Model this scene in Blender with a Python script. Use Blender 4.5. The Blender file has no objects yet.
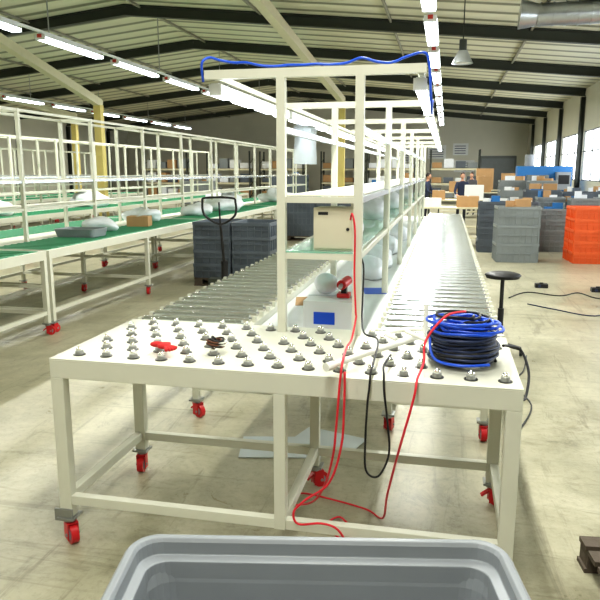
import bpy, bmesh, math, random
from mathutils import Vector, Matrix, noise
random.seed(7)
S = bpy.context.scene
S.view_settings.view_transform = 'Standard'
try: S.view_settings.look = 'Medium High Contrast'
except Exception: pass
S.view_settings.exposure = .06
COL = S.collection

# ------------------------------------------------------------ materials
def lin(c):
    return tuple(((v/255)/12.92 if v/255 <= .04045 else ((v/255+.055)/1.055)**2.4) for v in c)
def mat(name, rgb, rough=.5, metal=0., var=.08, scale=6., bump=0., emit=0., alpha=1., trans=0.):
    m = bpy.data.materials.new(name); m.use_nodes = True
    nt = m.node_tree; N = nt.nodes; L = nt.links
    p = N['Principled BSDF']
    c = lin(rgb)
    tc = N.new('ShaderNodeTexCoord'); nz = N.new('ShaderNodeTexNoise')
    nz.inputs['Scale'].default_value = scale; nz.inputs['Detail'].default_value = 4
    L.new(tc.outputs['Object'], nz.inputs['Vector'])
    mx = N.new('ShaderNodeMix'); mx.data_type = 'RGBA'
    mx.inputs['A'].default_value = tuple(v*(1-var) for v in c)+(1,)
    mx.inputs['B'].default_value = tuple(min(1, v*(1+var)) for v in c)+(1,)
    L.new(nz.outputs['Fac'], mx.inputs['Factor'])
    L.new(mx.outputs['Result'], p.inputs['Base Color'])
    p.inputs['Roughness'].default_value = rough
    p.inputs['Metallic'].default_value = metal
    if bump:
        b = N.new('ShaderNodeBump'); b.inputs['Strength'].default_value = bump
        b.inputs['Distance'].default_value = .02
        L.new(nz.outputs['Fac'], b.inputs['Height']); L.new(b.outputs['Normal'], p.inputs['Normal'])
    if emit:
        p.inputs['Emission Color'].default_value = c+(1,)
        p.inputs['Emission Strength'].default_value = emit
    if alpha < 1: p.inputs['Alpha'].default_value = alpha
    if trans: p.inputs['Transmission Weight'].default_value = trans
    return m
WHITE = mat('painted_steel_white', (210,210,194), .4, 0, .06)
CREAM = mat('cream_paint', (200,194,164), .5)
PURL = mat('purlin_paint', (140,138,122), .6)
ZINC = mat('zinc_roller', (226,232,236), .15, .93, .08, 20)
RAILZ = mat('zinc_rail', (206,214,218), .25, .8, .06, 20)
STEEL = mat('steel_dull', (160,162,160), .35, .8, .1, 12)
CHROME = mat('ball_chrome', (245,245,242), .1, 1., .02)
BALLB = mat('ball_cup', (78,78,76), .3, .8, .1, 20)
RED = mat('caster_red', (196,34,40), .35)
REDC = mat('red_cable_pvc', (214,40,56), .4)
BLACK = mat('black_rubber', (26,26,28), .5)
BLUE = mat('blue_cable_pvc', (30,84,205), .4)
DBLUE = mat('dark_blue_cable', (40,52,84), .45)
WPIPE = mat('white_pvc', (228,228,218), .35)
GREEN = mat('green_mat', (74,154,116), .5, 0, .12, 5)
GLASSG = mat('green_tinted_glass', (150,215,190), .1, 0, .03, 4, alpha=.5)
GREYP = mat('grey_plastic', (138,143,147), .42, 0, .06, 9)
DGREYP = mat('blue_grey_plastic', (84,92,100), .5, 0, .12, 5)
MGREYP = mat('mid_grey_plastic', (128,134,134), .5, 0, .1, 5)
ORANGE = mat('orange_plastic', (222,98,44), .5, 0, .1, 5)
CARD = mat('cardboard', (176,140,98), .8, 0, .12, 7)
WOOD = mat('weathered_wood', (84,74,62), .8, 0, .3, 14, .4)
PANEL = mat('beige_enclosure', (208,202,180), .45)
BOARD = mat('white_board', (220,222,220), .4)
DSTEEL = mat('dark_rafter_steel', (58,62,54), .5, .2)
BAG = mat('white_plastic_bag', (222,226,230), .35, 0, .1, 9, .5)
FILM = mat('clear_film', (222,232,240), .2, 0, .1, 9, .4, alpha=.55)
TUBE = mat('fluorescent_tube', (238,246,255), .4, 0, 0, 1, emit=8)
LAMPW = mat('lamp_housing', (215,218,215), .4)
LAMPR = mat('lamp_endcap_red', (180,60,50), .4)
BLUEM = mat('blue_machine_paint', (40,110,170), .4)
YEL = mat('yellow_column', (196,180,108), .55)
DUCT = mat('galvanised_duct', (185,190,193), .3, .8, .1, 14, .2)
SKIN = mat('skin', (198,150,122), .5)
HAIR = mat('hair_dark', (36,28,24), .6)
EYE = mat('eye_dark', (20,16,14), .3)
LIP = mat('lips', (160,86,80), .5)
SHIRT1 = mat('shirt_dark_blue', (40,48,72), .8)
SHIRT2 = mat('shirt_grey', (84,84,92), .8)
PANTS = mat('trousers_dark', (36,38,46), .8)
SHOE = mat('shoe_black', (24,22,22), .5)
PAPER = mat('paper_sheet', (196,204,204), .7)
WALL = mat('wall_paint', (204,202,186), .75, 0, .08, 1.2)
FRAMEG = mat('window_frame_grey', (110,114,112), .5)
ROPE_R = mat('red_glove_fabric', (190,36,36), .8)
COPPER = mat('brown_wire', (110,70,50), .5, .2)

def floor_mat():
    m = bpy.data.materials.new('worn_concrete_floor'); m.use_nodes = True
    nt = m.node_tree; N = nt.nodes; L = nt.links; p = N['Principled BSDF']
    tc = N.new('ShaderNodeTexCoord')
    def nz(sc, det, ro, dist=0, stretch=None):
        a = N.new('ShaderNodeTexNoise'); a.inputs['Scale'].default_value = sc; a.inputs['Detail'].default_value = det; a.inputs['Roughness'].default_value = ro; a.inputs['Distortion'].default_value = dist
        if stretch:
            mp = N.new('ShaderNodeMapping'); mp.inputs['Scale'].default_value = stretch[:3]; mp.inputs['Rotation'].default_value = (0,0,stretch[3])
            L.new(tc.outputs['Object'], mp.inputs['Vector']); L.new(mp.outputs['Vector'], a.inputs['Vector'])
        else: L.new(tc.outputs['Object'], a.inputs['Vector'])
        return a
    def ramp(src, stops):
        r = N.new('ShaderNodeValToRGB'); e = r.color_ramp.elements
        e[0].position, e[0].color = stops[0]; e[1].position, e[1].color = stops[-1]
        for s_ in stops[1:-1]:
            q = e.new(s_[0]); q.color = s_[1]
        L.new(src.outputs['Fac'], r.inputs['Fac']); return r
    def mul(A, Bc, f):
        mx = N.new('ShaderNodeMix'); mx.data_type = 'RGBA'; mx.blend_type = 'MULTIPLY'; mx.inputs['Factor'].default_value = f
        L.new(A, mx.inputs['A']); L.new(Bc, mx.inputs['B']); return mx.outputs['Result']
    a = nz(.8, 8, .65, .6); b = nz(3.0, 10, .75, .8); c = nz(1.0, 8, .7, 1.2, (7,.7,1,.5)); d = nz(1.0, 8, .7, 1.2, (.6,6,1,.25)); sp = nz(26, 4, .7); e2 = nz(1.7,10,.8,1.5)
    base = ramp(a, [(.32, lin((150,147,124))+(1,)), (.5, lin((174,170,146))+(1,)), (.66, lin((190,186,163))+(1,))]).outputs['Color']
    g = (1,1,1,1)
    base = mul(base, ramp(b, [(.36,(.6,.59,.55,1)),(.54,g)]).outputs['Color'], .5)
    base = mul(base, ramp(c, [(.34,(.45,.43,.4,1)),(.44,g)]).outputs['Color'], .55)
    base = mul(base, ramp(d, [(.34,(.45,.45,.4,1)),(.44,g)]).outputs['Color'], .5)
    base = mul(base, ramp(e2, [(.36,(.45,.44,.42,1)),(.43,g)]).outputs['Color'], .45)
    base = mul(base, ramp(sp, [(.34,(.65,.65,.62,1)),(.5,g)]).outputs['Color'], .4)
    L.new(base, p.inputs['Base Color'])
    mr = N.new('ShaderNodeMapRange'); mr.inputs['To Min'].default_value = .16; mr.inputs['To Max'].default_value = .5
    L.new(b.outputs['Fac'], mr.inputs['Value']); L.new(mr.outputs['Result'], p.inputs['Roughness'])
    bp = N.new('ShaderNodeBump'); bp.inputs['Strength'].default_value = .12; bp.inputs['Distance'].default_value = .02
    L.new(b.outputs['Fac'], bp.inputs['Height']); L.new(bp.outputs['Normal'], p.inputs['Normal'])
    return m
FLOOR = floor_mat()
def ceil_mat():
    m = bpy.data.materials.new('corrugated_roof_sheet'); m.use_nodes = True
    nt = m.node_tree; N = nt.nodes; L = nt.links; p = N['Principled BSDF']
    tc = N.new('ShaderNodeTexCoord')
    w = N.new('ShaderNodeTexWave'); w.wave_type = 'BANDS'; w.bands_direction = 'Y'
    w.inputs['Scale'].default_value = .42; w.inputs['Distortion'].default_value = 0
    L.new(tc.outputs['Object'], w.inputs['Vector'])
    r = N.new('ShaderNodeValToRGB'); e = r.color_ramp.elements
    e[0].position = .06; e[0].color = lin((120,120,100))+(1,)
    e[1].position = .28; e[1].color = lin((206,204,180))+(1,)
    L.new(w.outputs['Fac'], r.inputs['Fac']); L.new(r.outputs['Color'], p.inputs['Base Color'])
    bp = N.new('ShaderNodeBump'); bp.inputs['Strength'].default_value = .6; bp.inputs['Distance'].default_value = .06
    L.new(w.outputs['Fac'], bp.inputs['Height']); L.new(bp.outputs['Normal'], p.inputs['Normal'])
    p.inputs['Roughness'].default_value = .5
    return m
CEIL = ceil_mat()

# ------------------------------------------------------------ mesh builder
class B:
    def __init__(s, name):
        s.name = name; s.v = []; s.f = []; s.mi = []; s.sm = []; s.mats = []
    def m(s, mt):
        if mt not in s.mats: s.mats.append(mt)
        return s.mats.index(mt)
    def add(s, vs, fs, mt, smooth=False):
        o = len(s.v); s.v += [tuple(v) for v in vs]; k = s.m(mt)
        for f in fs:
            s.f.append([i+o for i in f]); s.mi.append(k); s.sm.append(smooth)
    def box(s, c, d, mt, rot=None):
        c = Vector(c); hx, hy, hz = d[0]/2, d[1]/2, d[2]/2
        vs = [Vector((x,y,z)) for x in (-hx,hx) for y in (-hy,hy) for z in (-hz,hz)]
        if rot: 
            R = rot if isinstance(rot, Matrix) else Matrix.Rotation(rot, 3, 'Z')
            vs = [R @ v for v in vs]
        s.add([v+c for v in vs], [(0,1,3,2),(4,6,7,5),(0,4,5,1),(2,3,7,6),(0,2,6,4),(1,5,7,3)], mt)
    def bb(s, a, b, mt):
        s.box([(a[i]+b[i])/2 for i in range(3)], [abs(b[i]-a[i]) for i in range(3)], mt)
    def beam(s, p, q, w, h, mt):
        p = Vector(p); q = Vector(q); d = (q-p); L = d.length; d.normalize()
        up = Vector((0,0,1)) if abs(d.z) < .95 else Vector((0,1,0))
        x = d.cross(up).normalized(); u = x.cross(d).normalized()
        R = Matrix((x, d, u)).transposed()
        s.box((p+q)/2, (w, L, h), mt, R)
    def ring(s, c, x, y, r, n):
        return [c + x*(r*math.cos(2*math.pi*i/n)) + y*(r*math.sin(2*math.pi*i/n)) for i in range(n)]
    def cyl(s, p, q, r, mt, n=12, r2=None, caps=True):
        p = Vector(p); q = Vector(q); d = (q-p).normalized()
        a = Vector((0,0,1)) if abs(d.z) < .9 else Vector((1,0,0))
        x = d.cross(a).normalized(); y = d.cross(x)
        r2 = r if r2 is None else r2
        vs = s.ring(p,x,y,r,n)+s.ring(q,x,y,r2,n)
        s.add(vs, [(i,(i+1)%n,n+(i+1)%n,n+i) for i in range(n)], mt, True)
        if caps:
            s.add(vs[:n], [tuple(range(n))], mt); s.add(vs[n:], [tuple(range(n))], mt)
    def sph(s, c, r, mt, sc=(1,1,1), nu=12, nv=8, fn=None):
        c = Vector(c); vs = []; fs = []
        for j in range(nv+1):
            t = math.pi*j/nv
            for i in range(nu):
                a = 2*math.pi*i/nu
                v = Vector((math.sin(t)*math.cos(a)*sc[0], math.sin(t)*math.sin(a)*sc[1], math.cos(t)*sc[2]))*r
                if fn: v = fn(v)
                vs.append(c+v)
        for j in range(nv):
            for i in range(nu):
                fs.append((j*nu+i, j*nu+(i+1)%nu, (j+1)*nu+(i+1)%nu, (j+1)*nu+i))
        s.add(vs, fs, mt, True)
    def tube(s, pts, r, mt, n=8, sub=6, radii=None):
        P = [Vector(p) for p in pts]; out = []; rr = []
        m_ = len(P)
        if sub > 1:
            for i in range(m_-1):
                a = P[max(i-1,0)]; b = P[i]; c = P[i+1]; d = P[min(i+2,m_-1)]
                for k in range(sub):
                    t = k/sub
                    out.append(.5*((2*b)+(c-a)*t+(2*a-5*b+4*c-d)*t*t+(3*b-a-3*c+d)*t**3))
                    rr.append(r if not radii else radii[i]*(1-t)+radii[i+1]*t)
            out.append(P[-1]); rr.append(r if not radii else radii[-1])
        else:
            out = P; rr = [r]*m_ if not radii else radii
        vs = []; fs = []
        d0 = (out[1]-out[0]).normalized()
        a = Vector((0,0,1)) if abs(d0.z) < .9 else Vector((1,0,0))
        x = d0.cross(a).normalized()
        for i, p in enumerate(out):
            d = (out[min(i+1,len(out)-1)]-out[max(i-1,0)])
            if d.length < 1e-9: d = d0.copy()
            d.normalize()
            x = (x - d*x.dot(d)).normalized(); y = d.cross(x)
            vs += s.ring(p, x, y, rr[i], n)
        for i in range(len(out)-1):
            for k in range(n):
                fs.append((i*n+k, i*n+(k+1)%n, (i+1)*n+(k+1)%n, (i+1)*n+k))
        fs.append(tuple(range(n))); fs.append(tuple(range((len(out)-1)*n, len(out)*n)))
        s.add(vs, fs, mt, True)
    def loft(s, loops, mt, cap0=False, cap1=False, smooth=False):
        n = len(loops[0]); vs = [v for l in loops for v in l]; fs = []
        for j in range(len(loops)-1):
            for i in range(n):
                fs.append((j*n+i, j*n+(i+1)%n, (j+1)*n+(i+1)%n, (j+1)*n+i))
        if cap0: fs.append(tuple(range(n)))
        if cap1: fs.append(tuple(range((len(loops)-1)*n, len(loops)*n)))
        s.add(vs, fs, mt, smooth)
    def done(s, loc=(0,0,0), rot=0, bevel=0, parent=None):
        me = bpy.data.meshes.new(s.name); me.from_pydata(s.v, [], s.f)
        for mt in s.mats: me.materials.append(mt)
        me.polygons.foreach_set('material_index', s.mi)
        me.polygons.foreach_set('use_smooth', s.sm)
        bm = bmesh.new(); bm.from_mesh(me); bmesh.ops.recalc_face_normals(bm, faces=bm.faces); bm.to_mesh(me); bm.free()
        ob = bpy.data.objects.new(s.name, me); COL.objects.link(ob)
        ob.location = loc; ob.rotation_euler = (0,0,rot)
        if bevel:
            md = ob.modifiers.new('bevel','BEVEL'); md.width = bevel; md.segments = 2; md.limit_method = 'ANGLE'; md.angle_limit = math.radians(50)
        if parent: ob.parent = parent
        return ob
def inst(ob, loc, rot=0):
    o = bpy.data.objects.new(ob.name.split('.')[0], ob.data); COL.objects.link(o)
    o.location = loc; o.rotation_euler = (0,0,rot); return o
def rr(w, d, r, z, k=4, cx=0, cy=0):
    out = []
    for (sx,sy,a0) in ((1,1,0),(-1,1,90),(-1,-1,180),(1,-1,270)):
        for i in range(k+1):
            a = math.radians(a0+90*i/k)
            out.append(Vector((cx+sx*(w/2-r)+r*math.cos(a), cy+sy*(d/2-r)+r*math.sin(a), z)))
    return out

# ------------------------------------------------------------ room shell
XL, XR, YB, YF, XRIDGE = -21., 4.6, -6., 42., -8.
def zr(x):
    return 5.1-.1*(x+1) if x > XRIDGE else 5.8+.1*(x-XRIDGE)
b = B('floor'); b.bb((XL,YB,-.1),(XR,YF,0),FLOOR); b.done()
b = B('ceiling')
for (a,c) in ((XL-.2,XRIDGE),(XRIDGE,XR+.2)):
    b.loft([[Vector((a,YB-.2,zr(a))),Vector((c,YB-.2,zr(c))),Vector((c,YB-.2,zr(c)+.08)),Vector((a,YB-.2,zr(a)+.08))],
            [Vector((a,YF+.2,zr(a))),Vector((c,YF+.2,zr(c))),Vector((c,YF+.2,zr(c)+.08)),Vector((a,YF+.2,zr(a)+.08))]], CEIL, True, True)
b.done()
b = B('trim_rafters')
RY = [-2.6,2.1,6.8,11.4,16.2,20.8,25.4,30.,34.6,39.2]
for y in RY:
    for (a,c) in ((XL+.02,XRIDGE),(XRIDGE,XR-.02)):
        b.beam((a,y,zr(a)-.02),(c,y,zr(c)-.02),.16,.03,DSTEEL)
        b.beam((a,y,zr(a)-.13),(c,y,zr(c)-.13),.03,.22,DSTEEL)
        b.beam((a,y,zr(a)-.25),(c,y,zr(c)-.25),.16,.03,DSTEEL)
b.done()
b = B('trim_purlins')
x = XL+1
while x < XR-.3:
    b.bb((x-.025,YB,zr(x)-.07),(x+.025,YF,zr(x)-.012),PURL); x += 3.1
b.done()
def wall_x(name, x, thick, windows):
    b = B(name)
    x0, x1 = (x, x+thick)
    top = zr(x)+.05
    wz0, wz1 = 1.4, 3.1
    if not windows:
        b.bb((x0,YB-.15,0),(x1,YF+.15,top),WALL)
    else:
        b.bb((x0,YB-.15,0),(x1,YF+.15,wz0),WALL); b.bb((x0,YB-.15,wz1),(x1,YF+.15,top),WALL)
        prev = YB-.15
        for (a,c) in windows:
            b.bb((x0,prev,wz0),(x1,a,wz1),WALL); prev = c
        b.bb((x0,prev,wz0),(x1,YF+.15,wz1),WALL)
    return b.done()
wins = [(RY[i]+.15, RY[i+1]-.15) for i in range(1,9)]
wall_x('wall_right', XR, .12, wins)
wall_x('wall_left', XL-.2, .2, None)
for i,(a,c) in enumerate(wins):
    b = B('window_%d'%(i+1))
    n = 3; x = XR+.05
    for k in range(n+1):
        y = a+.02+(c-a-.04)*k/n; b.bb((x-.02,y-.02,1.4),(x+.02,y+.02,3.1),FRAMEG)
    for z in (1.42,2.4,3.08): b.bb((x-.02,a,z-.02),(x+.02,c,z+.02),FRAMEG)
    b.done()
def gable(name, y0, y1):
    b = B(name)
    prof = [(XL,0),(XR,0),(XR,zr(XR)+.03),(XRIDGE,zr(XRIDGE)+.03),(XL,zr(XL)+.03)]
    b.loft([[Vector((x,y0,z)) for x,z in prof],[Vector((x,y1,z)) for x,z in prof]], WALL, True, True)
    return b.done()
gable('wall_far', YF, YF+.2); gable('wall_back', YB-.2, YB)
b = B('door_1')
b.bb((2.0,YF-.06,0),(3.9,YF-.005,2.5),MGREYP)
for k in range(13): b.bb((2.05,YF-.08,.1+k*.18),(3.85,YF-.06,.22+k*.18),MGREYP)
for xx in (1.95,3.95): b.bb((xx-.06,YF-.1,0),(xx+.06,YF-.005,2.6),FRAMEG)
b.bb((1.9,YF-.1,2.5),(4.0,YF-.005,2.65),FRAMEG); b.done()
b = B('trim_columns')
for y in RY:
    for x,s in ((XR-.005,-1),(XL+.005,1)):
        t = zr(x)-.28
        b.bb((x,y-.1,0),(x+s*.015,y+.1,t),DSTEEL); b.bb((x+s*.015,y-.012,0),(x+s*.13,y+.012,t),DSTEEL); b.bb((x+s*.13,y-.1,0),(x+s*.145,y+.1,t),DSTEEL)
b.done()
b = B('wall_posters')
for (x,z,w,h) in ((-1.2,2.5,1.1,.8),(0.3,2.7,.9,.7),(-3.0,2.3,.8,1.1),(.4,1.7,1.2,.7)):
    b.bb((x,YF-.03,z),(x+w,YF-.004,z+h),BOARD)
    for k in range(4): b.bb((x+.1,YF-.034,z+.1+k*.14),(x+w-.15,YF-.03,z+.14+k*.14),DBLUE)
b.done()
def portal(name, x, y0, z0, y1, z1):
    b = B(name)
    b.beam((x,y0,z0),(x,y1+.1,z1),.2,.22,CREAM)
    b.bb((x-.11,y1-.11,0),(x+.11,y1+.11,z1-.05),YEL)
    b.bb((x-.2,y1-.2,0),(x+.2,y1+.2,.03),YEL)
    b.done()
portal('support_column', -3.75, 12.3, 5.12, 24.2, 4.2)
portal('support_column', -10.2, 11., 5.42, 18.6, 3.7)
portal('support_column', -16.0, 14, 4.85, 27, 4.1)

# ------------------------------------------------------------ casters / ball table
def caster(b, x, y, z, a=.4):
    R = Matrix.Rotation(a,3,'Z')
    b.box((x,y,z-.006),(.085,.085,.012),STEEL)
    b.cyl((x,y,z-.012),(x,y,z-.03),.028,STEEL)
    o = Vector((x,y,0)); w = o+R@Vector((.03,0,0))
    for sy in (-1,1):
        b.box(o+R@Vector((.015,sy*.024,z-.07)),(.055,.005,.085),RED,a)
    b.box(o+R@Vector((.012,0,z-.032)),(.06,.053,.006),RED,a)
    w.z = .045
    ax = R@Vector((0,1,0))
    b.cyl(w-ax*.017,w+ax*.017,.045,RED,20); b.cyl(w-ax*.019,w+ax*.019,.026,GREYP,14); b.cyl(w-ax*.032,w+ax*.032,.008,STEEL,8)
    b.beam(o+R@Vector((-.01,0,z-.05)),o+R@Vector((-.05,0,z-.08)),.03,.01,RED)
TX0, TX1, TY0, TY1, HT = -1.69, .32, 2.52, 3.34, .89
b = B('ball_transfer_table')
b.bb((TX0,TY0,HT-.006),(TX1,TY1,HT),WHITE)
t=.05
b.bb((TX0,TY0,HT-.09),(TX1,TY0+t,HT-.006),WHITE); b.bb((TX0,TY1-t,HT-.09),(TX1,TY1,HT-.006),WHITE)
b.bb((TX0,TY0+t,HT-.09),(TX0+t,TY1-t,HT-.006),WHITE); b.bb((TX1-t,TY0+t,HT-.09),(TX1,TY1-t,HT-.006),WHITE)
XM=-.64
b.bb((XM-t/2,TY0+t,HT-.07),(XM+t/2,TY1-t,HT-.006),WHITE)
for x,tw in ((TX0+.03,.06),(XM,.05),(TX1-.03,.06)):
    for y in (TY0+t/2,TY1-t/2):
        zb = .13
        if x==XM and y<3: zb=.19
        b.bb((x-tw/2,y-t/2,zb),(x+tw/2,y+t/2,HT-.09),WHITE)
        if zb<.15: caster(b,x,y,zb,random.uniform(-2,2))
for y in (TY0+t/2,TY1-t/2):
    b.bb((TX0+t,y-.02,.19),(XM-t/2,y+.02,.235),WHITE); b.bb((XM+t/2,y-.02,.19),(TX1-t,y+.02,.235),WHITE)
for x in (TX0+t/2,XM,TX1-t/2):
    b.bb((x-.02,TY0+t,.19),(x+.02,TY1-t,.235),WHITE)
b.box((TX0+t/2-.005,TY0-.004,.14),(.09,.012,.06),STEEL)
b.done(bevel=.003)
b = B('ball_transfer_units')
for j in range(6):
    for i in range(16):
        x = TX0+.10+i*.132+(.065 if j%2 else 0); y = TY0+.085+j*.128
        if x > TX1-.06: continue
        if y>3.1 and (abs(x+.80)<.06 or abs(x+.415)<.06): continue
        if (x-.10)**2+(y-2.84)**2 < .034: continue
        b.cyl((x,y,HT),(x,y,HT+.003),.028,BALLB,14); b.cyl((x,y,HT+.003),(x,y,HT+.018),.019,STEEL,12,.018)
        b.sph((x,y,HT+.023),.0145,CHROME,nu=12,nv=8)
b.done()

# ------------------------------------------------------------ conveyors
def conveyor(name, x0, x1, y0, y1):
    b = B(name); w=.035
    for x in (x0+w/2,x1-w/2):
        b.bb((x-w/2,y0,HT-.10),(x+w/2,y1,HT-.032),WHITE)
    for y in (y0+.02,y1-.02): b.bb((x0+w,y-.02,HT-.10),(x1-w,y+.02,HT-.05),WHITE)
    P_=.15; n = int((y1-y0-.06)/P_)
    for i in range(n):
        y = y0+.06+i*P_
        b.cyl((x0+w+.006,y,HT-.010),(x1-w-.006,y,HT-.010),.0185,ZINC,20)
        b.cyl((x0+.004,y,HT-.012),(x1-.004,y,HT-.012),.006,STEEL,6)
        for x in (x0+.014,x1-.014): b.bb((x-.01,y-.014,HT-.032),(x+.01,y+.014,HT-.002),WHITE)
    y = y0+.85
    while y < y1:
        for x in (x0+.025,x1-.025):
            b.bb((x-.022,y-.022,.13),(x+.022,y+.022,HT-.10),WHITE); caster(b,x,y,.13,random.uniform(-2,2))
        b.bb((x0+.045,y-.02,.2),(x1-.045,y+.02,.24),WHITE)
        y += 2.4
    for x in (x0+.025,x1-.025):
        b.bb((x-.015,y0+.85,.2),(x+.015,y-2.4,.24),WHITE)
    return b.done()
CY1 = 13.6
conveyor('roller_conveyor', TX0, -1.03, TY1+.002, CY1)
conveyor('roller_conveyor', -.34, TX1, TY1+.002, CY1)

# ------------------------------------------------------------ overhead frame
def ws_frame(name, xa, xb, ys, zt, ol, orr, glass=True, pw=.042, rails=(1.30,1.58), toprail=False):
    b = B(name)
    for y in ys:
        for x in (xa,xb):
            b.bb((x-pw/2,y-pw/2,HT),(x+pw/2,y+pw/2,zt-pw),WHITE)
        b.bb((xa-max(ol,pw/2),y-pw/2,zt-pw),(xb+max(orr,pw/2),y+pw/2,zt),WHITE)
        for z in rails:
            b.bb((xa+pw/2,y-.015,z-.03),(xb-pw/2,y+.015,z),WHITE)
    a=ys[0]+pw/2; c=ys[-1]-pw/2
    for x in (xa,xb):
        for z in rails:
            b.bb((x-.014,a,z-.03),(x+.014,c,z),RAILZ if z>1.5 else WHITE)
        if toprail: b.bb((x-.016,a,zt-.036),(x+.016,c,zt-.004),WHITE)
        else: b.bb((x-.014,a,zt-.3),(x+.014,c,zt-.27),RAILZ)
    b.bb((xa+.02,a-.03,rails[0]+.002),(xb-.02,c,rails[0]+.01),GLASSG if glass else WHITE)
    b.bb((xa+.016,a,rails[1]+.002),(xb-.016,c,rails[1]+.008),WHITE)
    return b.done()
PXA, PXB = -.80, -.415
FY = [3.235+1.6*i for i in range(7)]
OL, OR = .385, .305
ws_frame('workstation_frame', PXA, PXB, FY, 2.19, OL, OR, glass=True)
b = B('centre_shelf')
b.bb((-1.026,TY1+.01,.80),(-.344,CY1,.82),BOARD)
for y in FY[1:]:
    for x in (PXA,PXB): b.bb((x-.021,y-.021,.82),(x+.021,y+.021,HT),WHITE)
b.bb((-1.026,TY1+.004,.74),(-.998,CY1,.80),WHITE); b.bb((-.372,TY1+.004,.74),(-.344,CY1,.80),WHITE)
for (x,y,w,d,m_) in ((-.62,3.47,.18,.03,BLUE),(-.50,3.42,.10,.05,RED),(-.9,4.4,.18,.3,CARD),(-.5,4.9,.16,.25,BLUE)):
    b.box((x,y,.822),(w,d,.003),m_,.2)
b.done()
def bench_lamp(x, y, z, L=1.5, zt=None):
    b = B('tube_lamp')
    b.bb((x-.02,y,z),(x+.02,y+L,z+.03),LAMPW)
    for q in (-.016,.016): b.cyl((x+q,y+.02,z-.014),(x+q,y+L-.02,z-.014),.0125,TUBE,8)
    for yy in (y-.002,y+L-.02): b.bb((x-.032,yy,z-.029),(x+.032,yy+.022,z+.026),LAMPW)
    for yy in (y+.2,y+L-.2): b.cyl((x,yy,z+.03),(x,yy,zt),.004,STEEL,6)
    return b.done()
for x in (PXA-OL+.03,PXB+OR-.03):
    b = B('lamp_rail'); b.bb((x-.014,FY[0]+.024,2.156),(x+.014,FY[-1]-.024,2.184),WHITE); b.done()
    for i,y in enumerate(FY[:-1]):
        bench_lamp(x, y+.05, 2.108, zt=2.156)

# ------------------------------------------------------------ left production lines
def bench(name, x0,x1,y0,y1, top):
    b = B(name); z=HT
    b.bb((x0,y0,z-.09),(x0+.05,y1,z),WHITE); b.bb((x1-.05,y0,z-.09),(x1,y1,z),WHITE)
    b.bb((x0+.05,y0,z-.09),(x1-.05,y0+.05,z),WHITE); b.bb((x0+.05,y1-.05,z-.09),(x1-.05,y1,z),WHITE)
    b.bb((x0+.05,y0+.05,z-.03),(x1-.05,y1-.05,z-.004),WHITE)
    xm=(x0+x1)/2
    for (a,c) in ((x0+.06,xm-.3),(xm+.3,x1-.06)):
        b.bb((a,y0+.06,z-.004),(c,y1-.06,z+.004),top)
        k=y0+.15
        while k<y1-.1:
            b.bb((a,k-.012,z+.004),(c,k+.012,z+.010),top); k+=.12
    for x in (x0+.025,xm,x1-.025):
        for y in (y0+.025,(y0+y1)/2,y1-.025):
            b.bb((x-.025,y-.025,.13),(x+.025,y+.025,z-.09),WHITE); caster(b,x,y,.13,random.uniform(-2,2))
        b.bb((x-.02,y0+.05,.22),(x+.02,y1-.05,.26),WHITE)
    for y in (y0+.025,(y0+y1)/2,y1-.025):
        b.bb((x0+.05,y-.02,.22),(x1-.05,y+.02,.26),WHITE)
        b.bb((x0+.05,y-.02,.5),(x1-.05,y+.02,.53),WHITE)
    return b.done()
for li,(xl,xr) in enumerate(((-6.1,-4.05),(-9.7,-7.65),(-14.2,-12.1))):
    ob=None
    for k in range(5):
        if ob is None: ob = bench('assembly_bench', xl,xr,1.35,6.13,GREEN)
        else: inst(ob,(0,k*4.83,0))
    xm=(xl+xr)/2
    ws_frame('workstation_frame', xm-.23,xm+.23,[2.1+1.62*i for i in range(14)],2.42,0,0,glass=False,rails=(1.28,1.6),toprail=True)

# ------------------------------------------------------------ ceiling lamps
def lamp_row(x, z, ys, power):
    r = B('lamp_trunking'); r.bb((x-.03,ys[0]-.5,z+.13),(x+.03,ys[-1]+2.4,z+.17),LAMPW)
    for y in [q for q in RY if ys[0]-.5 < q < ys[-1]+2.4]:
        r.cyl((x,y,z+.17),(x,y,zr(x)-.26),.012,STEEL,6)
    r.done()
    L=2.1; base=None
    for y in ys:
        if base is None:
            b = B('fluorescent_ceiling_lamp')
            b.bb((-.05,0.02,.06),(.05,L-.02,.13),LAMPW)
            for q in (-.07,.07): b.cyl((q,.04,.03),(q,L-.04,.03),.026,TUBE,8)
            b.bb((-.11,.02,.055),(.11,L-.02,.06),LAMPW)
            b.bb((-.10,0,.0),(.10,.02,.10),LAMPW); b.bb((-.10,L-.02,0),(.10,L,.10),LAMPW)
            b.bb((-.04,-.02,.04),(.04,0,.10),LAMPR)
            base = b.done(loc=(x,y,z)); o=base
        else: o = inst(base,(x,y,z))
        la = bpy.data.lights.new('lamp_glow','AREA'); la.shape='RECTANGLE'; la.size=.18; la.size_y=L-.1; la.energy=power; la.color=(1,.985,.91)
        lo = bpy.data.objects.new('lamp_glow',la); COL.objects.link(lo); lo.parent=o; lo.location=(0,L/2,-.005)
for x in (-7.15,-.35,-13.9):
    lamp_row(x, 4.0, [-2.65+2.75*k for k in range(14)], 80 if x>-5 else 74)
b = B('high_bay_lamp')
hx,hy=.2,13.5
b.cyl((hx,hy,3.72),(hx,hy,3.95),.2,DUCT,20,.09,False); b.cyl((hx,hy,3.95),(hx,hy,4.15),.07,DSTEEL); b.cyl((hx,hy,3.74),(hx,hy,3.76),.17,LAMPW)
b.cyl((hx,hy,4.15),(hx,hy,zr(hx)-.002),.012,DSTEEL,6); b.done()
b = B('ventilation_duct')
dy,dz=13.6,4.55
b.cyl((1.5,dy,dz),(XR-.01,dy,dz),.2,DUCT,24)
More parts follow.
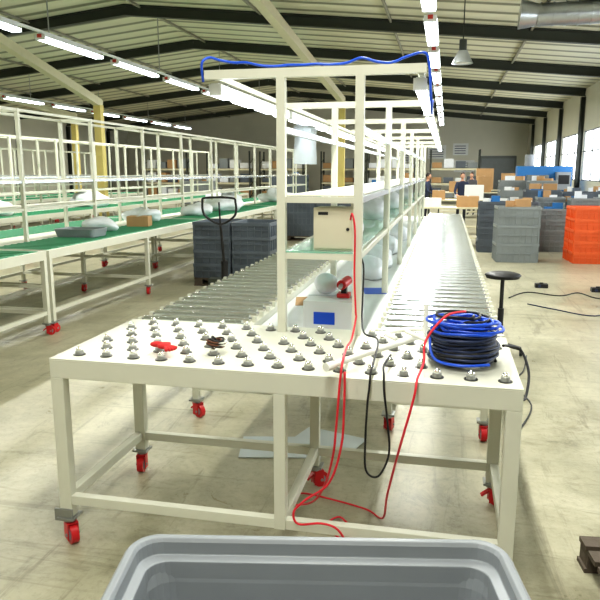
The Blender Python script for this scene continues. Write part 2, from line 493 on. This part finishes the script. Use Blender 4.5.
for k in range(14): b.cyl((1.55+k*.22,dy,dz),(1.58+k*.22,dy,dz),.212,DUCT,24)
b.cyl((1.2,dy,dz+.02),(1.5,dy,dz),.26,DUCT,24,.2)
for x in (2.,3.6): b.cyl((x,dy,dz+.19),(x,dy,zr(x)-.01),.01,STEEL,6)
b.done()

# ------------------------------------------------------------ things on the table
cx,cy=.10,2.84
b = B('cable_coil')
def coil(n, r0, z0, z1, jr, rad, mt, seed, ex=1.0):
    rnd=random.Random(seed); pts=[]
    for i in range(n*14):
        a=2*math.pi*i/14; t=i/(n*14)
        r=r0+jr*math.sin(i*.37+seed)+rnd.uniform(-.006,.006)
        pts.append((cx+r*math.cos(a)*ex, cy+r*math.sin(a), z0+(z1-z0)*t+rnd.uniform(-.004,.004)))
    b.tube(pts, rad, mt, 6, 2)
coil(9,.130,HT+.013,HT+.13,.012,.0075,BLACK,1)
coil(9,.108,HT+.013,HT+.12,.012,.0075,DBLUE,2)
coil(8,.138,HT+.02,HT+.15,.01,.0065,DBLUE,5)
coil(8,.09,HT+.013,HT+.15,.014,.0075,BLACK,3)
coil(7,.112,HT+.15,HT+.20,.034,.006,BLUE,4,1.1)
coil(6,.07,HT+.15,HT+.19,.02,.006,BLUE,6)
coil(3,.08,HT+.18,HT+.215,.04,.006,BLACK,8)
b.tube([(cx-.10,cy,HT+.16),(cx-.14,cy-.05,HT+.12),(cx-.12,cy-.12,HT+.045),(cx-.02,cy-.19,HT+.04),(cx+.1,cy-.17,HT+.045)],.006,BLUE)
b.done()
b = B('black_power_cable')
b.tube([(cx+.165,cy+.02,HT+.08),(cx+.19,cy+.06,HT+.07),(TX1+.03,2.95,HT+.04),(TX1+.06,2.88,HT-.04),(TX1+.04,2.78,HT-.12),(TX1+.012,2.72,HT-.1)],.006,BLACK); b.done()
b = B('white_conduit')
b.tube([(-.42,2.49,HT+.055),(-.35,2.62,HT+.055),(-.10,3.06,HT+.05),(-.075,3.10,HT+.06),(-.07,3.11,HT+.12),(-.07,3.11,HT+.2)],.013,WPIPE,10)
b.cyl((-.435,2.465,HT+.055),(-.41,2.505,HT+.055),.018,WPIPE)
b.done()
b = B('white_corrugated_hose')
pts=[(-.16,3.02,HT+.085),(-.04,2.99,HT+.05),(.0,3.08,HT+.05),(-.02,3.2,HT+.05),(-.16,3.2,HT+.05),(-.25,3.1,HT+.05),(-.2,3.0,HT+.05)]
b.tube(pts,.011,WPIPE,8); b.done()
b = B('red_air_hose')
b.tube([(-.455,3.25,1.47),(-.44,3.20,1.50),(-.425,3.195,1.42),(-.425,3.2,1.2),(-.415,3.195,1.02),(-.41,3.17,HT+.1),(-.40,2.95,HT+.05),(-.385,2.7,HT+.08),(-.375,2.52,HT+.075),(-.38,2.475,.88),(-.39,2.47,.72),(-.41,2.5,.55),(-.47,2.62,.35),(-.56,2.8,.18),(-.70,3.0,.05),(-.74,3.12,.02),(-.68,3.2,.012),(-.5,3.16,.012),(-.33,3.1,.012),(-.24,3.0,.03),(-.2,2.72,.3),(-.14,2.49,.62),(-.09,2.47,.84),(-.08,2.50,HT+.02),(-.06,2.6,HT+.06),(-.055,2.65,HT+.14),(.02,2.71,HT+.23),(.1,2.80,HT+.235)],.005,REDC,8)
b.done()
b = B('red_cable')
b.tube([(-.36,2.47,.93),(-.36,2.465,.80),(-.37,2.47,.62),(-.42,2.48,.45),(-.52,2.485,.36),(-.57,2.485,.30),(-.55,2.48,.25),(-.45,2.47,.27),(-.38,2.47,.25),(-.34,2.55,.12),(-.38,2.75,.02),(-.5,2.9,.01),(-.45,3.0,.01),(-.35,2.85,.012),(-.28,2.78,.01),(-.22,2.85,.01),(-.12,2.72,.01),(-.1,2.6,.01),(-.02,2.5,.01)],.005,REDC,8); b.done()
b = B('black_cable')
b.tube([(-.43,3.258,1.33),(-.388,3.25,1.25),(-.382,3.2,1.1),(-.38,3.17,HT+.1),(-.34,2.95,HT+.08),(-.27,2.85,HT+.08),(-.26,2.6,HT+.055),(-.262,2.51,HT+.035),(-.265,2.488,.86),(-.27,2.485,.8),(-.275,2.48,.65),(-.27,2.48,.52),(-.22,2.48,.5),(-.18,2.48,.6),(-.19,2.48,.74),(-.205,2.485,.85),(-.21,2.50,HT+.03),(-.215,2.56,HT+.05),(-.20,2.70,HT+.055)],.0045,BLACK,8)
b.done()
b = B('work_gloves')
for i,(x,y,r) in enumerate(((-1.25,2.69,.2),(-1.205,2.665,-.5))):
    b.sph((x,y,HT+.045),.026,ROPE_R,(1.3,.9,.5))
    for k in range(5):
        a=r+(-.5+k*.25); b.tube([(x,y,HT+.045),(x+.035*math.cos(a),y+.03*math.sin(a),HT+.045),(x+.06*math.cos(a),y+.06*math.sin(a),HT+.04)],.008,ROPE_R,6,3)
b.done()
b = B('wire_bundle')
for k in range(8):
    pts=[]; ox=random.uniform(-.012,.012)
    for i in range(15):
        a=2*math.pi*i/14+k; pts.append((-.985+ox+(.032+.003*(k%3))*math.cos(a),2.74+.03*math.sin(a)+ox,HT+.042+k*.004+.004*math.sin(a*2)))
    b.tube(pts,.004,(COPPER,BLACK,WPIPE)[k%3],6,2)
b.tube([(-.985,2.71,HT+.05),(-1.0,2.73,HT+.085),(-.975,2.76,HT+.04)],.005,BLACK,6); b.done()
b = B('control_box')
b.bb((-.645,3.27,1.312),(-.437,3.43,1.525),PANEL); b.bb((-.635,3.262,1.322),(-.447,3.27,1.515),PANEL)
b.cyl((-.47,3.256,1.42),(-.47,3.262,1.42),.008,BLACK); b.bb((-.62,3.26,1.49),(-.57,3.262,1.505),BLACK)
b.done(bevel=.004)
b = B('blue_cable')
pts=[(PXA-.40,3.24,2.14),(PXA-.39,3.2,2.22),(PXA-.36,3.225,2.25)]
hs=[.045,.032,.028,.012,.008,.012,.008,.010,.008,.012,.03,.012,.008,.03]
for i in range(14):
    pts.append((PXA-.31+i*.070, 3.225+.008*math.sin(i*1.7), 2.192+hs[i]))
pts += [(PXB+.29,3.215,2.235),(PXB+.315,3.23,2.19),(PXB+.33,3.25,2.02),(PXB+.33,3.4,1.98),(PXB+.325,3.6,2.04),(PXB+.32,3.9,2.09)]
b.tube(pts,.0065,BLUE,8); b.done()
b = B('hanging_plastic_film')
for k in range(3):
    x=PXA-.36; y=5.4+k*.12
    vs=[];fs=[]
    for i in range(7):
        for j in range(2): vs.append((x-.07+.14*j,y+.02*math.sin(i+j*2),2.065-.05*i))
    for i in range(6): fs.append((2*i,2*i+1,2*i+3,2*i+2))
    b.add(vs,fs,FILM,True)
b.bb((PXA-.43,5.38,2.065),(PXA-.29,5.7,2.075),STEEL)
b.done()
# white carton with bag and red tool on top, standing on the centre shelf
b = B('white_carton')
b.bb((-.76,3.56,.8215),(-.46,3.92,.99),BOARD); b.bb((-.765,3.73,.99),(-.455,3.75,.992),PAPER); b.bb((-.70,3.557,.86),(-.58,3.56,.93),BLUE)
b.done(bevel=.003)
b = B('red_power_tool')
x,y,z=-.56,3.66,.994
b.cyl((x,y,z+.075),(x+.02,y+.12,z+.085),.028,RED,14); b.beam((x+.01,y+.06,z+.08),(x+.01,y+.04,z+.01),.03,.045,BLACK); b.bb((x-.025,y,z+.002),(x+.045,y+.08,z+.025),RED); b.cyl((x,y-.045,z+.07),(x,y,z+.075),.012,STEEL)
b.done()
def crum(v):
    n=noise.noise(v*9)*.35+1; v=v*n; v.z=max(v.z,-.09); return v
for (x,y,z,r) in ((-.68,3.80,1.055,.075),(-.6,5.5,.91,.13),(-.6,6.2,.91,.15),(-.62,7.3,.91,.15),(-.6,8.8,.91,.15),(-.6,4.0,1.403,.12),(-.6,5.6,1.403,.13),(-.6,9.8,1.403,.14),(-.6,7.4,1.403,.13)):
    b = B('plastic_bag'); b.sph((0,0,0),r,BAG,(1,1.3,.8),20,14,crum); b.done(loc=(x,y,z))

# ------------------------------------------------------------ foreground tote
b = B('plastic_pallet_box')
W,D,H=1.12,.84,.62
b.loft([rr(W-.22,D-.2,.06,.0,6),rr(W-.14,D-.14,.07,.5,6),rr(W-.12,D-.12,.07,.555,6),rr(W-.01,D-.01,.085,.558,6),rr(W,D,.09,.565,6),rr(W,D,.09,H-.012,6),rr(W-.02,D-.02,.085,H,6),
        rr(W-.055,D-.055,.07,H,6),rr(W-.07,D-.07,.065,H-.012,6),rr(W-.075,D-.075,.065,H-.05,6),rr(W-.13,D-.13,.06,H-.056,6),rr(W-.17,D-.16,.055,.3,6),rr(W-.26,D-.24,.05,.03,6)],GREYP,True,True,False)
for k in range(6):
    for sy in (-1,1): b.beam((-.4+k*.16,sy*(D/2-.085),.02),(-.4+k*.16,sy*(D/2-.05),.55),.012,.03,GREYP)
b.done(loc=(-.265,1.385,0),rot=math.radians(10.5),bevel=.003)

# ------------------------------------------------------------ crate stacks
def crate(b, x,y,z,w,d,h,mt):
    b.loft([rr(w-.05,d-.05,.02,z,2,x,y),rr(w-.03,d-.03,.02,z+h-.05,2,x,y),rr(w,d,.02,z+h-.05,2,x,y),rr(w,d,.02,z+h,2,x,y),rr(w-.04,d-.04,.02,z+h,2,x,y),rr(w-.07,d-.07,.02,z+.02,2,x,y)],mt,True,True)
    n=max(3,int(w/.11))
    for i in range(n+1):
        xx=x-w/2+.03+(w-.06)*i/n
        for sy in (-1,1): b.bb((xx-.008,y+sy*(d/2-.02)-.015,z+.01),(xx+.008,y+sy*(d/2-.02)+.015,z+h-.05),mt)
    n=max(3,int(d/.11))
    for i in range(n+1):
        yy=y-d/2+.03+(d-.06)*i/n
        for sx in (-1,1): b.bb((x+sx*(w/2-.02)-.015,yy-.008,z+.01),(x+sx*(w/2-.02)+.015,yy+.008,z+h-.05),mt)
    for sy in (-1,1): b.bb((x-w/2+.02,y+sy*(d/2-.015)-.015,z+h*.45),(x+w/2-.02,y+sy*(d/2-.015)+.015,z+h*.45+.015),mt)
def pallet(b,x,y,z,w=1.2,d=.8,mt=WOOD):
    for k in (-1,0,1):
        b.bb((x-w/2,y+k*(d/2-.05)-.05,z),(x+w/2,y+k*(d/2-.05)+.05,z+.02),mt)
        for i in (-1,0,1): b.bb((x+i*(w/2-.07)-.06,y+k*(d/2-.05)-.05,z+.02),(x+i*(w/2-.07)+.06,y+k*(d/2-.05)+.05,z+.1),mt)
    for k in range(7):
        yy=y-d/2+.05+k*(d-.1)/6; b.bb((x-w/2,yy-.042,z+.1),(x+w/2,yy+.042,z+.122),mt)
def stack(name,x,y,n,w,d,h,mt,rot=0,withpal=False,cols=1,rows=1,goods=0):
    b=B(name); z0=0
    if withpal: pallet(b,0,0,0,max(w*cols,.8),max(d*rows,.6)); z0=.122
    for c in range(cols):
        for r in range(rows):
            k=n if isinstance(n,int) else n[(c+r)%len(n)]
            X=(c-(cols-1)/2)*(w+.01); Y=(r-(rows-1)/2)*(d+.01)
            for i in range(k):
                crate(b,X+random.uniform(-.006,.006),Y,z0+i*(h-.012),w,d,h,mt)
            if goods:
                zt=z0+k*(h-.012)
                for q in range(3):
                    hh=random.uniform(.04,.18); mm=random.choice((CARD,BOARD,PAPER,CARD,DGREYP,BAG,BLUEM)); xx=X+random.uniform(-.25,.25)*w
                    b.box((xx,Y+random.uniform(-.2,.2)*d,zt+hh/2-.02),(random.uniform(.2,.4)*w,random.uniform(.2,.4)*d,hh),mm,random.uniform(-.4,.4))
    return b.done(loc=(x,y,0),rot=rot)
stack('stacked_plastic_crates',-3.1,9.75,4,.6,.8,.22,DGREYP,withpal=True,cols=2)
stack('stacked_plastic_crates',1.35,13.4,3,.8,.6,.36,MGREYP,.05,goods=1)
stack('stacked_plastic_crates',2.95,13.6,5,.6,.4,.22,ORANGE,.05,cols=2,rows=2)
stack('stacked_plastic_crates',1.3,14.9,4,.6,.5,.28,DGREYP,0,cols=2,goods=1)
stack('stacked_plastic_crates',2.9,15.6,[4,5],.6,.5,.24,MGREYP,0,cols=3,rows=2,goods=1)
stack('stacked_plastic_crates',1.85,17.0,[3,4],.8,.6,.33,DGREYP,0,cols=2,goods=1)
stack('stacked_plastic_crates',3.2,18.5,[5,4,5],.6,.5,.25,DGREYP,0,cols=3,rows=2,goods=1)
stack('stacked_plastic_crates',2.4,21.5,[4,5],.8,.6,.3,MGREYP,0,cols=2,rows=2,goods=1)
b=B('hand_pallet_truck')
for sx in (-.18,.18):
    b.bb((sx-.07,-.05,.06),(sx+.07,.34,.10),DSTEEL); b.cyl((sx-.05,.3,.04),(sx+.05,.3,.04),.04,BLACK,12)
b.bb((-.25,-.2,.06),(.25,-.03,.22),DSTEEL); b.cyl((0,-.22,.1),(0,-.22,.48),.05,BLACK,12)
for sx in (-.09,.04): b.cyl((sx,-.24,.09),(sx+.05,-.24,.09),.09,BLACK,18)
b.tube([(0,-.24,.4),(0,-.3,.7),(0,-.38,1.0)],.02,BLACK,8)
b.tube([(0,-.38,1.0),(-.1,-.39,1.04),(-.22,-.41,1.14),(-.23,-.43,1.3),(-.18,-.44,1.36),(.18,-.44,1.36),(.23,-.43,1.3),(.22,-.41,1.14),(.1,-.39,1.04),(0,-.38,1.0)],.016,BLACK,8)
b.cyl((0,-.385,1.0),(0,-.43,1.3),.012,BLACK,8)
b.done(loc=(-3.0,8.95,0),rot=.05)
b=B('wooden_pallet'); pallet(b,0,0,0,1.2,.8); b.done(loc=(1.28,2.55,0),rot=.12)
b=B('work_stool')
b.sph((0,0,.765),.165,BLACK,(1,1,.2),24,8); b.cyl((0,0,.74),(0,0,.755),.15,BLACK,24)
b.cyl((0,0,.28),(0,0,.74),.018,BLACK); b.cyl((0,0,.1),(0,0,.45),.028,BLACK)
for k in range(5):
    a=k*2*math.pi/5; q=.2; b.beam((0,0,.12),(q*math.cos(a),q*math.sin(a),.07),.045,.03,BLACK); b.cyl((q*math.cos(a)-.012,q*math.sin(a),.028),(q*math.cos(a)+.012,q*math.sin(a),.028),.028,BLACK); b.cyl((q*math.cos(a),q*math.sin(a),.05),(q*math.cos(a),q*math.sin(a),.07),.01,BLACK)
b.done(loc=(.545,6.3,0))
b=B('cardboard_sheets')
b.box((-.95,3.78,.004),(.5,.32,.006),PAPER,.2); b.box((-.68,3.92,.011),(.42,.3,.006),PAPER,-.3); b.done()
b=B('floor_cable')
b.tube([(.9,9.3,.008),(1.2,9.8,.008),(1.6,9.6,.008),(1.9,9.9,.008),(2.1,9.5,.008),(2.6,9.7,.008)],.008,BLACK); b.tube([(1.1,8.9,.008),(1.4,8.6,.008),(1.8,8.3,.008),(2.3,8.8,.008),(2.9,8.5,.008)],.007,DBLUE)
b.tube([(.55,4.4,.008),(.68,4.9,.008),(.6,5.4,.008),(.72,5.8,.008),(.8,6.3,.008)],.006,BLACK); b.done()
for (x,y) in ((1.45,10.3),(2.2,10.1)):
    b=B('socket_block'); b.bb((x-.09,y-.06,0),(x+.09,y+.06,.06),BLACK); b.cyl((x-.03,y-.065,.03),(x-.03,y-.06,.03),.02,DBLUE); b.cyl((x,y,.06),(x,y,.075),.03,BLACK); b.done(bevel=.004)

for (x,y,r) in ((-4.9,10.2,.24),(-4.7,8.4,.2),(-4.6,11.9,.24),(-4.6,13.5,.3),(-5.3,15.5,.35),(-8.2,8.5,.3),(-4.6,18,.35),(-8.3,11,.28),(-8.3,14.5,.35)):
    b=B('plastic_bag')
    def crum2(v,s=random.random()*9):
        n=noise.noise(v*5+Vector((s,s,s)))*.5+1; v=v*n; v.z=max(v.z,-.35*r); return v
    b.sph((0,0,.35*r),r,BAG,(1.3,1.0,.6),22,16,crum2); b.done(loc=(x,y,HT+.012))
b=B('plastic_tray')
b.loft([rr(.5,.35,.04,0,3),rr(.56,.4,.05,.1,3),rr(.53,.37,.05,.1,3),rr(.48,.33,.04,.01,3)],GREYP,True,True); b.done(loc=(-4.5,7.6,HT+.012))
b=B('cardboard_box'); b.bb((-.16,-.13,0),(.16,.13,.15),CARD); b.bb((-.02,-.13,.15),(.02,.13,.152),PAPER); b.done(loc=(-4.5,9.25,HT+.012),rot=.2)

# ------------------------------------------------------------ right/back clutter
def table(name,x,y,w,d,h,mt=CREAM):
    b=B(name); b.bb((-w/2,-d/2,h-.03),(w/2,d/2,h),mt)
    for sx in (-1,1):
        for sy in (-1,1): b.bb((sx*(w/2-.04)-.02,sy*(d/2-.04)-.02,0),(sx*(w/2-.04)+.02,sy*(d/2-.04)+.02,h-.03),DSTEEL)
    b.bb((-w/2+.06,-d/2+.05,.2),(w/2-.06,d/2-.05,.22),mt)
    return b.done(loc=(x,y,0))
table('work_table',.1,16.0,1.4,.8,.9); table('work_table',.9,26.3,2.4,.9,.95); table('work_table',-1.5,17,1.3,.8,.9); table('work_table',2.2,30,2.4,.9,.95); table('work_table',.3,19.0,1.6,.7,.95)
b=B('cnc_machine')
b.bb((-.9,-.6,0),(.9,.6,.9),BLUEM); b.bb((-.9,-.1,.9),(.9,.6,1.9),BLUEM); b.bb((-.6,-.45,.9),(.1,-.1,1.6),FRAMEG); b.bb((.35,-.5,1.1),(.8,-.1,1.7),GREYP); b.bb((.4,-.51,1.3),(.75,-.5,1.6),BLACK)
b.cyl((-.5,.2,1.9),(-.5,.2,2.3),.15,GREYP); b.done(loc=(3.3,24.6,0),bevel=.02)
for (x,y,w,d,h,z) in ((-.3,16.0,.4,.3,.2,.901),(.5,16.1,.5,.4,.25,.901),(-.2,19.0,.35,.3,.25,.951),(.75,19.0,.5,.35,.4,.951),(.4,26.3,.6,.4,.4,.951),(1.4,26.3,.5,.4,.6,.951),(-1.8,17,.4,.4,.35,.901),(-1.2,17,.4,.3,.3,.901),(1.6,30,.7,.5,.9,.951),(2.7,30,.8,.5,.7,.951)):
    b=B('cardboard_box'); b.bb((-w/2,-d/2,0),(w/2,d/2,h),random.choice((CARD,BOARD,CARD))); b.bb((-.02,-d/2,h),(.02,d/2,h+.002),PAPER); b.done(loc=(x,y,z))
def rack(x,y,n=4,w=2.6):
    b=B('storage_rack')
    for sx in (-1,1):
        for sy in (-.45,.45): b.bb((sx*w/2-.04,sy-.04,0),(sx*w/2+.04,sy+.04,2.9),DSTEEL)
        for k in range(4): b.beam((sx*w/2,-.45,.2+k*.65),(sx*w/2,.45,.6+k*.65),.03,.03,DSTEEL)
    for k in range(n):
        z=.3+k*.8
        for sy in (-.45,.45): b.bb((-w/2,sy-.025,z-.1),(w/2,sy+.025,z),CREAM)
        b.bb((-w/2+.04,-.45,z),(w/2-.04,.45,z+.02),WOOD)
        for q in range(4):
            hh=random.uniform(.25,.6); mm=random.choice((CARD,BOARD,MGREYP,BAG,DGREYP)); xx=-w/2+.35+q*(w-.7)/3
            b.bb((xx-.26,-.35,z+.021),(xx+.26,.35,z+hh),mm)
    b.done(loc=(x,y,0))
for x in (.4,-3,-6,-9.5,-12.5,-16): rack(x,38+random.uniform(-2,2),3)
for (x,y,n) in ((-2.4,26,4),(-6.8,29,5),(-11.5,30,4),(-3.15,16.5,3)):
    stack('stacked_plastic_crates',x,y,n,.8,.6,.3,random.choice((DGREYP,MGREYP)),withpal=True,cols=2,goods=1)

# ------------------------------------------------------------ people
def person(name, x, y, rot, shirt, h=1.7, lean=.06, hands=((-.2,-.42,1.02),(.2,-.42,1.02)), turn=0.):
    root = bpy.data.objects.new(name,None); COL.objects.link(root); root.location=(x,y,0); root.rotation_euler=(0,0,rot); root.scale=(h/1.76,)*3
    J=[]; E=[]; R=[]
    def j(p,r,par=None):
        J.append(Vector(p)); R.append(r if isinstance(r,tuple) else (r,r)); i=len(J)-1
        if par is not None: E.append((par,i))
        return i
    pel=j((0,0,.95),(.155,.11)); sp=j((0,-lean*.4,1.12),(.14,.10),pel); ch=j((0,-lean,1.32),(.165,.115),sp); nb=j((0,-lean-.01,1.44),(.09,.075),ch); nk=j((0,-lean-.025,1.53),.052,nb); j((0,-lean-.035,1.58),.05,nk)
    for s_,hd in zip((-1,1),hands):
        sh=j((s_*.175,-lean,1.40),.066,ch)
        H=Vector(hd); Sx=J[sh]; mid=(H+Sx)/2+Vector((s_*.07,.06,-.1))
        up=j(tuple(Sx*.5+mid*.5),.052,sh); el=j(tuple(mid),.043,up); fo=j(tuple(mid*.6+H*.4),.040,el); wr=j(tuple(H),.026,fo)
        hp=j((s_*.095,0,.88),.095,pel); kn=j((s_*.11,-.01,.49),.058,hp); cf=j((s_*.112,.015,.34),.056,kn); an=j((s_*.115,.02,.09),.038,cf); j((s_*.125,-.13,.04),.036,an)
    me=bpy.data.meshes.new('body'); me.from_pydata(J,E,[]); ob=bpy.data.objects.new('body_src',me); COL.objects.link(ob)
    md=ob.modifiers.new('s','SKIN')
    for i,v in enumerate(me.skin_vertices[0].data): v.radius=R[i]; v.use_root=(i==0)
    sb=ob.modifiers.new('u','SUBSURF'); sb.levels=2; sb.render_levels=2
    dg=bpy.context.evaluated_depsgraph_get(); dg.update()
    nm=bpy.data.meshes.new_from_object(ob.evaluated_get(dg)); bpy.data.objects.remove(ob)
    nm.materials.clear()
    for m_ in (shirt,PANTS,SKIN,SHOE): nm.materials.append(m_)
    for p in nm.polygons:
        c=p.center; k=0
        if any((c-Vector(h_)).length<.05 for h_ in hands): k=2
        elif c.z<.10: k=3
        elif c.z<.96: k=1
        elif c.z>1.475 and abs(c.x)<.1: k=2
        p.material_index=k; p.use_smooth=True
    bo=bpy.data.objects.new('body',nm); COL.objects.link(bo); bo.parent=root
    b=B('head')
    def hf(v):
        if v.z<0: v.x*=1+v.z*2.2; v.y*=1+v.z*.8
        return v
    b.sph((0,0,0),.115,SKIN,(.68,.82,1.0),24,18,hf)
    b.sph((0,.012,.022),.121,HAIR,(.70,.84,.98),24,18,lambda v: Vector((v.x, max(v.y,-.055) if v.z<.06 else v.y, max(v.z,-.05))) if v.y>-.03 or v.z>.055 else Vector((v.x*.9,v.y*.80,v.z*.8)))
    b.cyl((0,-.092,.012),(0,-.112,-.022),.007,SKIN,8,.014); b.sph((0,-.108,-.024),.013,SKIN,(1,1,.7),8,6)
    for s_ in (-1,1):
        b.sph((s_*.03,-.086,.006),.011,BOARD,(1.2,.6,.7),8,6); b.sph((s_*.03,-.092,.006),.006,EYE,nu=8,nv=6); b.sph((s_*.03,-.088,.028),.014,HAIR,(1.3,.4,.25),8,6)
        b.sph((s_*.079,.008,-.008),.028,SKIN,(.35,.6,1),10,8)
    b.sph((0,-.086,-.056),.02,LIP,(1.1,.5,.35),10,6)
    ho=b.done(loc=(0,-lean-.045,1.645),parent=root); ho.rotation_euler=(.18,0,turn)
    b=B('hands')
    for s_,hd in zip((-1,1),hands):
        o=Vector(hd); R0=Vector((0,-1,-.25)).normalized(); X=Vector((1,0,0))
        b.tube([o,o+R0*.03,o+R0*.06,o+R0*.085],.03,SKIN,10,2,radii=[.024,.034,.038,.03])
        for k,(ln) in enumerate((.062,.074,.08,.07)):
            st=o+R0*.075+X*s_*(.027-.018*k)
            b.tube([st,st+R0*ln*.5+Vector((0,0,.003)),st+R0*ln*.8+Vector((0,0,-.012)),st+R0*ln+Vector((0,0,-.032))],.009,SKIN,7,2,radii=[.0095,.009,.0085,.007])
        st=o+R0*.03-X*s_*.03
        b.tube([st,st-X*s_*.025+R0*.025,st-X*s_*.028+R0*.055],.01,SKIN,7,2,radii=[.013,.0105,.008])
    b.done(parent=root)
person('warehouse_worker',.5,22.6,.1,SHIRT1,1.68)
person('warehouse_worker',1.0,27.6,-.3,SHIRT2,1.68,hands=((-.16,-.40,1.05),(.24,-.36,1.12)))
person('warehouse_worker',-.7,23.5,1.3,SHIRT1,1.66)

# ------------------------------------------------------------ world, camera
w=bpy.data.worlds.new('overcast_sky'); S.world=w; w.use_nodes=True
bg=w.node_tree.nodes['Background']; bg.inputs['Color'].default_value=(.90,.95,1,1); bg.inputs['Strength'].default_value=5.5
cam=bpy.data.cameras.new('camera'); co=bpy.data.objects.new('camera',cam); COL.objects.link(co)
co.location=(0,0,1.70); co.rotation_euler=(math.radians(90-10.97),0,math.radians(12.33)); cam.lens=39.6; cam.sensor_width=36
cam.clip_start=.05; cam.clip_end=200
S.camera=co
